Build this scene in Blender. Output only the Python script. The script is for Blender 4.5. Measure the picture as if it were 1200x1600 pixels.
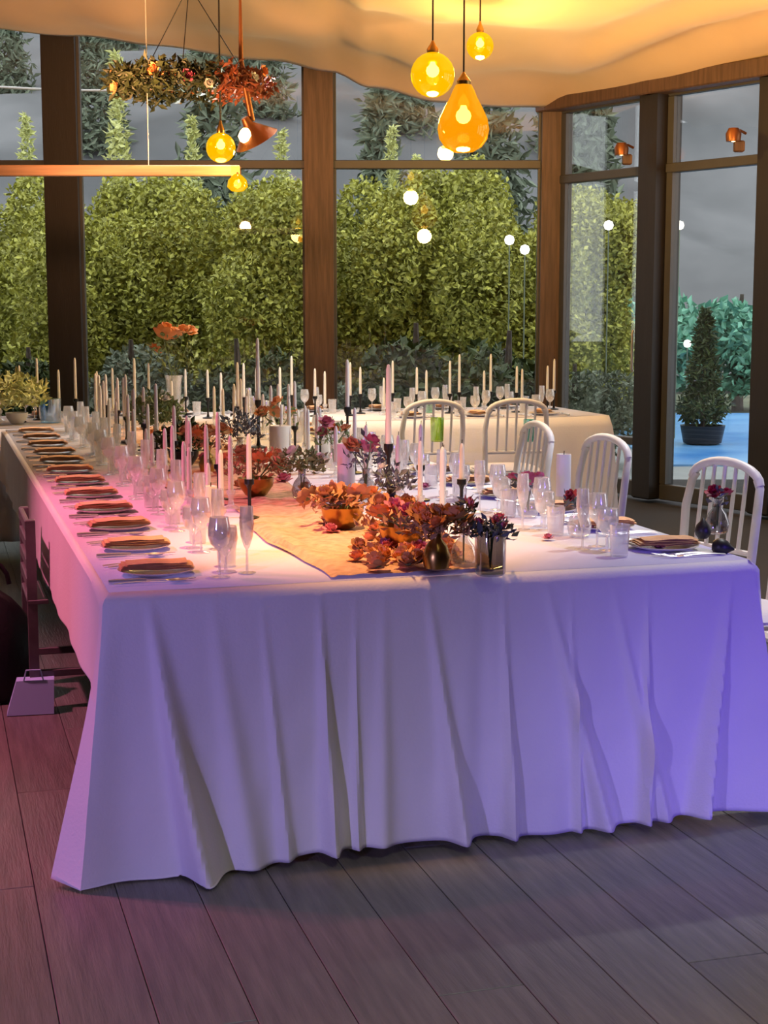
import bpy, math, random
from mathutils import Vector, Matrix, noise
random.seed(7)
R = math.radians
S = bpy.context.scene
for o in list(bpy.data.objects): bpy.data.objects.remove(o)
COL = S.collection

def lin(h):
    h = h.lstrip('#')
    out = []
    for i in (0, 2, 4):
        c = int(h[i:i+2], 16)/255
        out.append(c/12.92 if c <= .04045 else ((c+.055)/1.055)**2.4)
    return tuple(out)

# ------------------------------------------------------------------ camera
PITCH = math.atan(320/2400)
CAMZ = 1.48
cd = bpy.data.cameras.new('camera'); cam = bpy.data.objects.new('camera', cd); COL.objects.link(cam)
cd.sensor_fit = 'VERTICAL'; cd.sensor_height = 24; cd.sensor_width = 24; cd.lens = 36
cd.clip_start = .05; cd.clip_end = 300
cam.location = (0, 0, CAMZ); cam.rotation_euler = (R(90)-PITCH, 0, 0)
S.camera = cam

# ------------------------------------------------------------------ world
w = bpy.data.worlds.new('World'); S.world = w; w.use_nodes = True
bg = w.node_tree.nodes['Background']
bg.inputs[0].default_value = (.96, .97, 1.0, 1); bg.inputs[1].default_value = 2.3

S.view_settings.view_transform = 'Standard'; S.view_settings.look = 'None'
S.view_settings.exposure = 0.0; S.view_settings.gamma = 1; S.view_settings.use_curve_mapping = False

# ------------------------------------------------------------------ large lights (LED wash lamps of the hall, then added fill spots)
def light(name, kind, loc, power, col, target=None, size=.3, spot=60, blend=.8):
    d = bpy.data.lights.new(name, kind); d.energy = power; d.color = col
    if kind == 'AREA': d.shape = 'DISK'; d.size = size
    elif kind == 'SPOT': d.spot_size = R(spot); d.spot_blend = blend; d.shadow_soft_size = size
    elif kind == 'POINT': d.shadow_soft_size = size
    o = bpy.data.objects.new(name, d); COL.objects.link(o); o.location = loc
    if target is not None:
        o.rotation_euler = (Vector(target)-Vector(loc)).to_track_quat('-Z', 'Y').to_euler()
    return o
light('violet_wash_lamp', 'SPOT', (3.0, 1.2, 1.15), 330, (.17, .09, 1.0), (1.6, 4.2, .1), .06, 46, 1)
light('lilac_wash_lamp', 'SPOT', (-2.3, .2, 1.15), 270, (.42, .34, 1.0), (.55, 4.0, .42), .06, 44, .5)
light('pink_wash_lamp', 'SPOT', (-2.7, 4.9, 3.3), 560, (1.0, .22, .38), (-1.3, 5.2, .6), .06, 62, 1)
light('pink_floor_lamp', 'SPOT', (-4.3, 4.9, 2.6), 560, (1.0, .13, .24), (-1.6, 3.1, 0), .06, 40, .9)
light('floor_fill_spot', 'SPOT', (.9, 1.7, 3.3), 150, (1.0, .99, .80), (.75, 2.7, 0), .06, 62, 1)  # added fill that pulls the floor towards neutral grey
light('table_fill_spot', 'SPOT', (1.5, 6.9, 3.2), 300, (.97, .98, 1.0), (1.0, 6.8, 0), .04, 105, 1)  # unseen fill spot added to brighten the table in neutral white
light('right_table_fill_spot', 'SPOT', (1.6, 5.0, 3.0), 120, (.97, .98, 1.0), (1.0, 5.0, .75), .04, 58, 1)  # extra fill added to lift the right-hand tabletop
light('far_table_fill_spot', 'SPOT', (-.8, 9.5, 3.3), 240, (.97, .98, 1.0), (-.9, 9.8, 0), .04, 105, 1)  # added fill that whitens the cross table and its chairs
light('warm_table_fill_spot', 'SPOT', (-.35, 4.3, 3.0), 520, (1.0, .52, .20), (-.1, 4.75, .75), .06, 44, 1)  # added warm spot, standing in for pendant light on the cloth
light('warm_ceiling_wash', 'SPOT', (-1.6, 8.0, 2.4), 470, (1.0, .44, .18), (-1.5, 11.2, 4.3), .06, 104, 1)  # added uplight that brightens the canopy, no fitting modelled
light('warm_ceiling_fill_b', 'SPOT', (1.9, 8.0, 2.3), 410, (1.0, .46, .15), (1.5, 11.1, 4.1), .06, 104, 1)  # second added uplight, for the right half of the canopy

# ------------------------------------------------------------------ materials
def mat(name, col, rough=.6, metal=0, var=0, vscale=8, bump=0, bscale=40, island=0, objvar=0, sheen=0, trans=0, stretch=None, col2=None, spec=None):
    m = bpy.data.materials.new(name); m.use_nodes = True
    nt = m.node_tree; b = nt.nodes['Principled BSDF']
    c = lin(col) if isinstance(col, str) else col
    b.inputs['Base Color'].default_value = (*c, 1); b.inputs['Roughness'].default_value = rough
    b.inputs['Metallic'].default_value = metal
    if spec is not None: b.inputs['Specular IOR Level'].default_value = spec
    if sheen: b.inputs['Sheen Weight'].default_value = sheen
    if trans:
        b.inputs['Subsurface Weight'].default_value = trans; b.inputs['Subsurface Radius'].default_value = (.02, .015, .01)
    src = None
    tc = nt.nodes.new('ShaderNodeTexCoord')
    vec = tc.outputs['Object']
    if stretch:
        mp = nt.nodes.new('ShaderNodeMapping'); mp.inputs['Scale'].default_value = stretch
        nt.links.new(vec, mp.inputs[0]); vec = mp.outputs[0]
    if var:
        n = nt.nodes.new('ShaderNodeTexNoise'); n.inputs['Scale'].default_value = vscale; n.inputs['Detail'].default_value = 5
        nt.links.new(vec, n.inputs['Vector'])
        r = nt.nodes.new('ShaderNodeValToRGB')
        r.color_ramp.elements[0].position = .32; r.color_ramp.elements[1].position = .68
        c2 = lin(col2) if col2 else tuple(min(1, x*(1+var)) for x in c)
        c1 = tuple(x*(1-var) for x in c) if not col2 else c
        r.color_ramp.elements[0].color = (*c1, 1); r.color_ramp.elements[1].color = (*c2, 1)
        nt.links.new(n.outputs['Fac'], r.inputs[0]); src = r.outputs[0]
    if island or objvar:
        h = nt.nodes.new('ShaderNodeHueSaturation')
        if src: nt.links.new(src, h.inputs['Color'])
        else: h.inputs['Color'].default_value = (*c, 1)
        if island:
            g = nt.nodes.new('ShaderNodeNewGeometry'); rnd = g.outputs['Random Per Island']; k = island
        else:
            g = nt.nodes.new('ShaderNodeObjectInfo'); rnd = g.outputs['Random']; k = objvar
        mr = nt.nodes.new('ShaderNodeMapRange'); mr.inputs['To Min'].default_value = 1-k; mr.inputs['To Max'].default_value = 1+k
        nt.links.new(rnd, mr.inputs['Value']); nt.links.new(mr.outputs[0], h.inputs['Value'])
        src = h.outputs[0]
    if src: nt.links.new(src, b.inputs['Base Color'])
    if bump:
        n2 = nt.nodes.new('ShaderNodeTexNoise'); n2.inputs['Scale'].default_value = bscale; n2.inputs['Detail'].default_value = 4
        nt.links.new(vec, n2.inputs['Vector'])
        bp = nt.nodes.new('ShaderNodeBump'); bp.inputs['Strength'].default_value = bump; bp.inputs['Distance'].default_value = .01
        nt.links.new(n2.outputs['Fac'], bp.inputs['Height']); nt.links.new(bp.outputs[0], b.inputs['Normal'])
    return m
def emis(name, col, strength):
    m = bpy.data.materials.new(name); m.use_nodes = True; nt = m.node_tree; nt.nodes.clear()
    e = nt.nodes.new('ShaderNodeEmission'); e.inputs[0].default_value = (*lin(col), 1); e.inputs[1].default_value = strength
    n = nt.nodes.new('ShaderNodeTexNoise'); n.inputs['Scale'].default_value = 3
    out = nt.nodes.new('ShaderNodeOutputMaterial'); nt.links.new(e.outputs[0], out.inputs[0]); return m
def thin_glass(name, tint, base=.06, edge=.5, rough=.03, refl=(1, 1, 1), emit=None, glint=0):
    m = bpy.data.materials.new(name); m.use_nodes = True; nt = m.node_tree; nt.nodes.clear()
    t = nt.nodes.new('ShaderNodeBsdfTransparent'); t.inputs[0].default_value = (*tint, 1)
    g = nt.nodes.new('ShaderNodeBsdfGlossy'); g.inputs[0].default_value = (*refl, 1); g.inputs['Roughness'].default_value = rough
    lw = nt.nodes.new('ShaderNodeLayerWeight'); lw.inputs[0].default_value = .35
    mr = nt.nodes.new('ShaderNodeMapRange'); mr.inputs['To Min'].default_value = base; mr.inputs['To Max'].default_value = edge
    nt.links.new(lw.outputs['Facing'], mr.inputs['Value'])
    mx = nt.nodes.new('ShaderNodeMixShader'); nt.links.new(mr.outputs[0], mx.inputs[0])
    nt.links.new(t.outputs[0], mx.inputs[1]); nt.links.new(g.outputs[0], mx.inputs[2])
    last = mx.outputs[0]
    if emit:
        e = nt.nodes.new('ShaderNodeEmission'); e.inputs[0].default_value = (*lin(emit[0]), 1); e.inputs[1].default_value = emit[1]
        m2 = nt.nodes.new('ShaderNodeMixShader'); m2.inputs[0].default_value = emit[2]
        nt.links.new(last, m2.inputs[1]); nt.links.new(e.outputs[0], m2.inputs[2]); last = m2.outputs[0]
    if glint:
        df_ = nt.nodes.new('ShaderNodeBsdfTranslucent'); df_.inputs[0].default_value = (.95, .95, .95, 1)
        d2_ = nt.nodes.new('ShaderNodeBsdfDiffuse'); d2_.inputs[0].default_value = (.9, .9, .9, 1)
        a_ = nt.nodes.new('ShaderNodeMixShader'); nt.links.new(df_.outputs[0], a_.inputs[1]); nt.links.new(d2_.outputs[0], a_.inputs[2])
        m3 = nt.nodes.new('ShaderNodeMixShader'); m3.inputs[0].default_value = glint
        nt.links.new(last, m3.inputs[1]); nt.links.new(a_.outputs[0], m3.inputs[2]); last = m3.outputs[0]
    out = nt.nodes.new('ShaderNodeOutputMaterial'); nt.links.new(last, out.inputs[0]); return m
def wet(name, col, col2):
    m = mat(name, col, .3, var=.3, vscale=.8, col2=col2, bump=.25, bscale=3); return m

M = dict(
    cloth=mat('white table linen', '#e6e2e6', .85, var=.03, vscale=3, bump=.12, bscale=120, sheen=.2),
    runner=mat('terracotta gauze', '#c9a184', .9, var=.2, vscale=30, bump=.5, bscale=60),
    napkin=mat('peach napkin linen', '#dcae86', .9, var=.1, vscale=20, bump=.3, bscale=90, objvar=.12),
    plate=mat('pale grey glazed plate', '#d0cccc', .25),
    steel=mat('polished steel cutlery', '#d8d6d6', .3, .65),
    wax=mat('white candle wax', '#e4e2dc', .45, trans=.25),
    wick=mat('black wick', '#151210', .9),
    darkmetal=mat('dark candlestick metal', '#2b2b2c', .4, .7),
    brass=mat('brushed brass', '#b08a4a', .3, 1),
    copper=mat('copper lamp metal', '#94603c', .4, .8),
    ceramic=mat('white ceramic', '#d5d3d0', .35, var=.05, vscale=10),
    chair=mat('white painted chair wood', '#d8d4d2', .45, var=.05, vscale=14),
    cushion=mat('pale seat cushion', '#c8c4cc', .85, bump=.2),
    dark=mat('backlit dark grey post', '#262221', .5, var=.12, vscale=6, bump=.1, bscale=30, stretch=(4, 4, .4)),  # post grey with backlit shade put into the colour
    timber=mat('brown timber and warm-lit post', '#5c463a', .55, var=.3, vscale=8, stretch=(5, 5, .4), bump=.2, bscale=30),  # on the posts, warm lamplight is partly put into this brown
    frame=mat('grey window frame', '#4a4a4b', .45, var=.06, vscale=8),
    beam=mat('pale pine beam', '#a8846a', .6, var=.18, vscale=6, stretch=(.5, 8, 8), bump=.15, bscale=30),
    fabric=mat('draped canopy fabric', '#e2c6a4', .9, var=.04, vscale=2, sheen=.3, bump=.05, bscale=60),
    wall=mat('warm grey plaster', '#6d6664', .9, var=.06, vscale=4, bump=.1),
    plank=mat('grey-brown floor board', '#686862', .42, var=.22, vscale=7, stretch=(6, .5, 1), bump=.25, bscale=30, objvar=.10),
    sub=mat('dark subfloor', '#2b2726', .9),
    leafd=mat('dark evergreen leaf', '#3c4a1c', .6, island=.35),
    leafk=mat('deep green wreath leaf', '#222c12', .6, island=.35),
    leafb=mat('dark rust wreath leaf', '#743a1e', .7, island=.35),
    leafo=mat('olive hedge leaf', '#a2a348', .6, island=.45),
    leafl=mat('light yellow-green leaf', '#c2c684', .6, island=.3),
    leafm=mat('pale mint leaf', '#6fa88e', .6, island=.25),
    leafg=mat('grey-green leaf', '#6f7a66', .7, island=.35),
    leafr=mat('rust dried leaf', '#a87c58', .7, island=.35),
    leafs=mat('sage leaf', '#6f8250', .6, island=.35),
    leafgrey=mat('blue-grey dried leaf', '#5d6468', .7, island=.3),
    bark=mat('grey bark', '#4a4038', .9, var=.3, vscale=12, bump=.5),
    rust=mat('rust petals', '#bb8a60', .7, island=.25),
    orange=mat('orange petals', '#d98a50', .65, island=.2),
    peach=mat('peach petals', '#d99a68', .7, island=.2),
    pink=mat('dusty pink petals', '#cf7f95', .7, island=.2),
    rose=mat('deep pink petals', '#a84a66', .7, island=.2),
    white=mat('white petals', '#dcdad2', .7, island=.12),
    red=mat('crimson petals', '#a01c3c', .6, island=.2),
    fig=mat('black fig skin', '#19161a', .45, var=.25, vscale=30),
    lawn=mat('grey-green lawn', '#5a6148', .9, var=.35, vscale=1.2, bump=.5),
    hill=mat('hazy grey hillside', '#5a5c5e', .95, var=.35, vscale=.35, col2='#77787a'),
    stone=mat('pale pool stone', '#9aa0a0', .7, var=.12, vscale=2),
    water=wet('blue pool water', '#3f8ad6', '#86c2f6'),
    black=mat('black bag nylon', '#0c0c0d', .6, bump=.3, bscale=50),
    paper=mat('white card bag', '#a9d2fb', .6),
    grey=mat('grey painted chair wood', '#5e5b5b', .55, var=.2, vscale=12),
    tabletop=mat('plywood table board', '#8a735a', .6, var=.2, vscale=5, stretch=(1, 6, 1)),
    lime=thin_glass('lime green glass', (.75, .9, .35), .15, .5, .1),
    teal=thin_glass('teal glass', (.35, .8, .72), .2, .55, .1),
    blueglass=thin_glass('sky blue glass', (.5, .8, .98), .3, .6, .1),
    smoke=thin_glass('smoky vase glass', (.62, .62, .64), .12, .5, .05),
    glass=thin_glass('clear drinking glass', (.94, .95, .96), .14, .75, .12, glint=.22),  # bright glints put in as white mixed into the clear glass
    pane=thin_glass('window pane', (.90, .92, .92), .03, .22, .01),
    amber=thin_glass('amber lamp glass', (1.0, .66, .12), .08, .5, .06, (1, .8, .4), ('#ffc800', 1.35, .5)),
    amber2=thin_glass('orange lamp glass', (1.0, .55, .10), .08, .5, .06, (1, .8, .4), ('#ffa808', 1.25, .55)),
    bulb=emis('lamp bulb', '#fff0b8', 16),
    glow=emis('small lamp bulb', '#ffd090', 7),
    gardenbulb=emis('garden light bulb', '#fff6e8', 3.5),
)

# ------------------------------------------------------------------ mesh helpers
class MB:
    def __init__(s): s.v = []; s.f = []; s.mi = []
    def add(s, vs, fs, mi=0):
        o = len(s.v); s.v += [tuple(v) for v in vs]
        for f in fs: s.f.append(tuple(i+o for i in f)); s.mi.append(mi)
        return s
    def box(s, c, d, rz=0, mi=0, bev=0):
        x, y, z = d[0]/2, d[1]/2, d[2]/2
        ca, sa = math.cos(rz), math.sin(rz)
        if bev:
            b = min(bev, x*.9, y*.9, z*.9)
            vs = []
            for zz, ins in ((-z, b), (-z+b, 0), (z-b, 0), (z, b)):
                for px, py in ((-x+ins, -y+ins), (x-ins, -y+ins), (x-ins, y-ins), (-x+ins, y-ins)): vs.append((px, py, zz))
            fs = [(3, 2, 1, 0), (12, 13, 14, 15)]
            for k in range(3):
                for i in range(4): fs.append((k*4+i, k*4+(i+1) % 4, k*4+4+(i+1) % 4, k*4+4+i))
        else:
            vs = [(-x, -y, -z), (x, -y, -z), (x, y, -z), (-x, y, -z), (-x, -y, z), (x, -y, z), (x, y, z), (-x, y, z)]
            fs = [(3, 2, 1, 0), (4, 5, 6, 7), (0, 1, 5, 4), (1, 2, 6, 5), (2, 3, 7, 6), (3, 0, 4, 7)]
        vs = [(c[0]+a*ca-b_*sa, c[1]+a*sa+b_*ca, c[2]+q) for a, b_, q in vs]
        return s.add(vs, fs, mi)
    def tube(s, pts, rad, seg=8, mi=0, cap=True):
        pts = [Vector(p) for p in pts]; n = len(pts)
        rs = rad if isinstance(rad, (list, tuple)) else [rad]*n
        vs = []; ref = None
        for i, p in enumerate(pts):
            d = (pts[min(i+1, n-1)]-pts[max(i-1, 0)]).normalized()
            if ref is None:
                ref = Vector((0, 0, 1)) if abs(d.z) < .9 else Vector((1, 0, 0))
            a = (ref-d*ref.dot(d)).normalized(); b = d.cross(a); ref = a
            for k in range(seg):
                t = 2*math.pi*k/seg
                vs.append(p+(a*math.cos(t)+b*math.sin(t))*rs[i])
        fs = []
        for i in range(n-1):
            for k in range(seg): fs.append((i*seg+k, i*seg+(k+1) % seg, (i+1)*seg+(k+1) % seg, (i+1)*seg+k))
        if cap: fs.append(tuple(range(seg-1, -1, -1))); fs.append(tuple((n-1)*seg+k for k in range(seg)))
        return s.add(vs, fs, mi)
    def lathe(s, prof, seg=16, c=(0, 0, 0), mi=0, close=False):
        vs = []
        for r, z in prof:
            for k in range(seg):
                t = 2*math.pi*k/seg; vs.append((c[0]+r*math.cos(t), c[1]+r*math.sin(t), c[2]+z))
        fs = []
        for i in range(len(prof)-1):
            for k in range(seg): fs.append((i*seg+k, i*seg+(k+1) % seg, (i+1)*seg+(k+1) % seg, (i+1)*seg+k))
        if prof[0][0] > 1e-4: fs.append(tuple(range(seg-1, -1, -1)))
        if prof[-1][0] > 1e-4 and not close: fs.append(tuple((len(prof)-1)*seg+k for k in range(seg)))
        return s.add(vs, fs, mi)
    def grid(s, fn, nu, nv, mi=0):
        vs = [fn(i/nu, j/nv) for j in range(nv+1) for i in range(nu+1)]
        fs = [(j*(nu+1)+i, j*(nu+1)+i+1, (j+1)*(nu+1)+i+1, (j+1)*(nu+1)+i) for j in range(nv) for i in range(nu)]
        return s.add(vs, fs, mi)
    def mesh(s, name, mats, smooth=True):
        me = bpy.data.meshes.new(name); me.from_pydata(s.v, [], s.f)
        for m in (mats if isinstance(mats, (list, tuple)) else [mats]): me.materials.append(M[m] if isinstance(m, str) else m)
        me.polygons.foreach_set('material_index', s.mi)
        if smooth:
            me.polygons.foreach_set('use_smooth', [True]*len(s.f))
            try: me.set_sharp_from_angle(angle=R(42))
            except Exception: pass
        me.update(); return me
    def build(s, name, mats, parent=None, smooth=True, loc=(0, 0, 0), rz=0):
        return obj(name, s.mesh(name, mats, smooth), parent, loc, rz)

def obj(name, me, parent=None, loc=(0, 0, 0), rz=0, rot=None, scale=None):
    o = bpy.data.objects.new(name, me); COL.objects.link(o); o.location = loc
    o.rotation_euler = rot if rot else (0, 0, rz)
    if scale: o.scale = (scale,)*3 if isinstance(scale, (int, float)) else scale
    if parent: o.parent = parent
    return o
def tag(o, label, cat, group=None):
    o['label'] = label; o['category'] = cat
    if group: o['group'] = group
    return o
def thing(name, label, cat, loc=(0, 0, 0), rz=0, group=None):
    return tag(obj(name, None, None, loc, rz), label, cat, group)
def struct(o): o['kind'] = 'structure'; return o
def copy_tree(o, parent=None):
    c = o.copy(); COL.objects.link(c); c.parent = parent
    for ch in list(o.children): copy_tree(ch, c)
    return c
ORD = ['nearest', 'second', 'third', 'fourth', 'fifth', 'sixth', 'seventh', 'eighth', 'ninth', 'tenth', 'eleventh', 'twelfth', 'thirteenth', 'fourteenth', 'fifteenth', 'sixteenth', 'seventeenth', 'eighteenth', 'nineteenth', 'twentieth', 'twenty-first', 'twenty-second', 'twenty-third', 'twenty-fourth', 'twenty-fifth', 'twenty-sixth', 'twenty-seventh', 'twenty-eighth', 'twenty-ninth', 'thirtieth', 'thirty-first', 'thirty-second', 'thirty-third', 'thirty-fourth', 'thirty-fifth', 'thirty-sixth', 'thirty-seventh', 'thirty-eighth', 'thirty-ninth', 'fortieth']
LEFTORD = ['leftmost']+ORD[1:]

CP, SP = math.cos(PITCH), math.sin(PITCH)
def at(px, py, Y):            # a photograph point at a real distance Y
    xc, yc = (px-600)/2400, (800-py)/2400
    d = Vector((xc, CP+yc*SP, -SP+yc*CP))
    return Vector((0, 0, CAMZ))+d*(Y/d.y)
def on(px, py, z):            # a photograph point on a level surface of height z
    xc, yc = (px-600)/2400, (800-py)/2400
    d = Vector((xc, CP+yc*SP, -SP+yc*CP))
    return Vector((0, 0, CAMZ))+d*((z-CAMZ)/d.z)

TH = R(16.4); A0 = Vector((-.7115, 3.863, 0))
U = Vector((math.cos(TH), math.sin(TH), 0)); V = Vector((-math.sin(TH), math.cos(TH), 0))
def T(u, v, z=0): return A0+U*u+V*v+Vector((0, 0, z))
def uv(p): d = p-A0; return d.dot(U), d.dot(V)
W, LEN, TZ = 1.86, 5.55, .755

# ------------------------------------------------------------------ floor
WALLY = 13.0
fl = struct(MB().box((0, 4.2, -.06), (15, 18.6, .06)).build('floor', 'sub', smooth=False))
pm = MB().box((0, 0, 0), (.198, 2.397, .026), bev=.0015).mesh('plank', 'plank', False)
k = 0
for i in range(-15, 18):
    off = [0, .9, 1.7][i % 3]
    for j in range(-2, 5):
        u, v = .1+i*.2, -2.1+off+j*2.4
        p = T(u, v, -.016)
        if -6 < p.x < 5 and 1.3 < p.y < 12.0 and abs(p.x) < .31*p.y+1.4:
            obj('plank', pm, fl, p, TH); k += 1
# hall walls out of the picture
struct(MB().box((-7.0, 4.2, 1.9), (.2, 18.4, 4.0)).build('wall_left', 'wall', smooth=False))
struct(MB().box((0, -5.0, 1.9), (14.2, .2, 4.0)).build('wall_front', 'wall', smooth=False))
struct(MB().box((7.0, .4, 1.9), (.2, 10.8, 4.0)).build('wall_right', 'wall', smooth=False))

# ------------------------------------------------------------------ glazed back wall
def post(px, wpx, Y, ztop, m, lab=None):
    p = at(px, 480, Y); wd = wpx*Y/2400
    t = MB().box((0, 0, ztop/2), (wd, .22, ztop), bev=.012).build('trim_post', m, loc=(p.x, Y, 0), smooth=False)
    return struct(t), p.x, wd
ZT = {0: 4.1}
posts = []
xs_back = []
for n, (px, wpx, m) in enumerate(((-320, 48, 'dark'), (105, 50, 'dark'), (500, 44, 'timber'), (865, 46, 'timber'))):
    t, x, wd = post(px, wpx, WALLY, 3.85, m); t.name = 'trim_%d' % (n+1); xs_back.append((x, wd))
def window(n, a, b, z0, z1, zt, fw=.05, doorlike=False):
    """glazed bay between ground points a and b: frame bars, transom, panes"""
    a, b = Vector(a), Vector(b); d = b-a; L = d.length; rz = math.atan2(d.y, d.x)
    root = struct(obj('window_%d' % n, None, None, (a.x, a.y, 0), rz))
    def bar(nm, x0, x1, za, zb, dp=.07):
        MB().box(((x0+x1)/2, 0, (za+zb)/2), (x1-x0, dp, zb-za), bev=.006).build(nm, 'frame', root, False)
    bar('bottom_rail', 0, L, z0, z0+.12); bar('transom', 0, L, zt-.035, zt+.035, .09); bar('head_rail', 0, L, z1-.05, z1)
    bar('stile', 0, fw, z0+.12, z1-.05); bar('stile', L-fw, L, z0+.12, z1-.05)
    if doorlike:
        bar('midrail', fw, L-fw, .40, .46)
        MB().tube([(L-.09, -.05, .98), (L-.09, -.06, 1.0), (L-.09, -.06, 1.28), (L-.09, -.05, 1.3)], .01).build('door_handle', 'steel', root)
    for za, zb in ((z0+.12, zt-.035), (zt+.035, z1-.05)):
        MB().box((L/2, .0, (za+zb)/2), (L-2*fw, .012, zb-za)).build('pane', 'pane', root, False)
    return root
for n in range(3):
    a = xs_back[n][0]+xs_back[n][1]/2; b = xs_back[n+1][0]-xs_back[n+1][1]/2
    window(n+1, (a, WALLY), (b, WALLY), 0, 3.85, 2.65, .022)
# angled glazed side
side = [(xs_back[3][0], WALLY), (2.10, 11.95), (2.78, 11.0), (3.4, 9.9), (4.05, 8.8), (4.9, 7.4)]
srz = math.atan2(-1, .63)
for n, (x, y) in enumerate(side[1:]):
    t = MB().box((0, 0, 1.62), (.20, .25, 3.24), bev=.012).build('trim_%d' % (5+n), 'dark', loc=(x, y, 0), rz=srz, smooth=False); struct(t)
for n in range(5):
    a, b = Vector(side[n]), Vector(side[n+1]); d = (b-a).normalized()
    window(4+n, a+d*.11, b-d*.11, 0, 3.1, 2.52, .06, n == 0)
# timber beam along the top of the angled side
for n in range(5):
    a, b = Vector((*side[n], 0)), Vector((*side[n+1], 0)); d = b-a
    MB().box((d.length/2, -.10, 3.13), (d.length+.1, .16, .13), bev=.01).build('trim_%d' % (10+n), 'timber', loc=a, rz=math.atan2(d.y, d.x), smooth=False)['kind'] = 'structure'

# ------------------------------------------------------------------ draped ceiling
prof = [(-9, 3.85), (-3.3, 3.72), (-2.5, 3.66), (-1.85, 3.58), (-.92, 3.46), (-.43, 3.38), (-.1, 3.25), (.45, 3.13), (1.0, 3.10), (1.45, 3.09), (2.2, 3.14), (3.2, 3.2), (5, 3.3), (9, 3.4)]
def lerp_prof(x):
    for (a, za), (b, zb) in zip(prof, prof[1:]):
        if a <= x <= b:
            t = (x-a)/(b-a); t = t*t*(3-2*t); return za+(zb-za)*t
    return prof[-1][1]
def side_y(x):
    if x <= side[0][0]: return WALLY-.14
    for (a, ya), (b, yb) in zip(side, side[1:]):
        if a <= x <= b: return ya+(yb-ya)*(x-a)/(b-a)-.12
    return 7.0
def ceil(s, t):
    x = -7.0+14.0*s
    y1 = side_y(x); y0 = -5.0
    q = t**.55                                  # denser rows near the glazing
    y = y0+(y1-y0)*q
    d = y1-y
    z = lerp_prof(x)
    z += .34*(1-math.exp(-d/1.1))*(1.0 if x > -.3 else .35+.65*max(0, min(1, (x+2.6)/2.3)))
    if d < 5:                                    # soft swags hanging along the edge
        k = math.exp(-d/2.2)
        z += .035*math.sin(x*5.2+d*2.4+.8*math.sin(d*1.7))*k*min(1, d*1.6+.15)
        z += .07*math.sin(d*5.0-x*1.1+.7*math.sin(x*1.3))*math.exp(-d/2.5)*min(1, d*1.2)
        z += .02*noise.noise(Vector((x*1.4, y*2.2, 0)))*min(1, d*2)
    else:
        z += .03*math.sin(y*2.1+x*.7)
    return (x, y, z)
c = MB().grid(ceil, 220, 150).build('ceiling', 'fabric'); struct(c)
sd = c.modifiers.new('thick', 'SOLIDIFY'); sd.thickness = .012; sd.offset = 1
struct(MB().box((0, 4.2, 4.25), (14.4, 18.6, .1)).build('roof', 'wall', smooth=False))
# ------------------------------------------------------------------ tables and cloths
def trestle(name, label, us, vs, group=None):
    t = thing(name, label, 'table', T((us[0]+us[1])/2, (vs[0]+vs[1])/2, 0), TH, group)
    w, l = us[1]-us[0]-.03, vs[1]-vs[0]-.02
    MB().box((0, 0, .735), (w, l, .028), bev=.004).build('tabletop', 'tabletop', t, False)
    for sx in (-1, 1):
        for sy in (-1, 1):
            MB().tube([(sx*(w/2-.22), sy*(l/2-.2), 0), (sx*(w/2-.22), sy*(l/2-.2), .72)], .018).build('leg', 'darkmetal', t)
    for sy in (-1, 1):
        MB().tube([(-(w/2-.22), sy*(l/2-.2), .2), ((w/2-.22), sy*(l/2-.2), .2)], .014).build('stretcher', 'darkmetal', t)
    return t
for i in range(3):
    trestle('trestle_table', 'trestle table under the long white cloth, %s from the camera' % ORD[i], (0, W), (i*1.85, i*1.85+1.84))
CU0, CU1, CV0, CV1 = -.5, 4.0, 5.62, 6.72
for i in range(2):
    trestle('trestle_table', 'trestle table under the cross table cloth, %s end' % ['left', 'right'][i], (CU0+i*2.25, CU0+i*2.25+2.24), (CV0, CV1))

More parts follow.
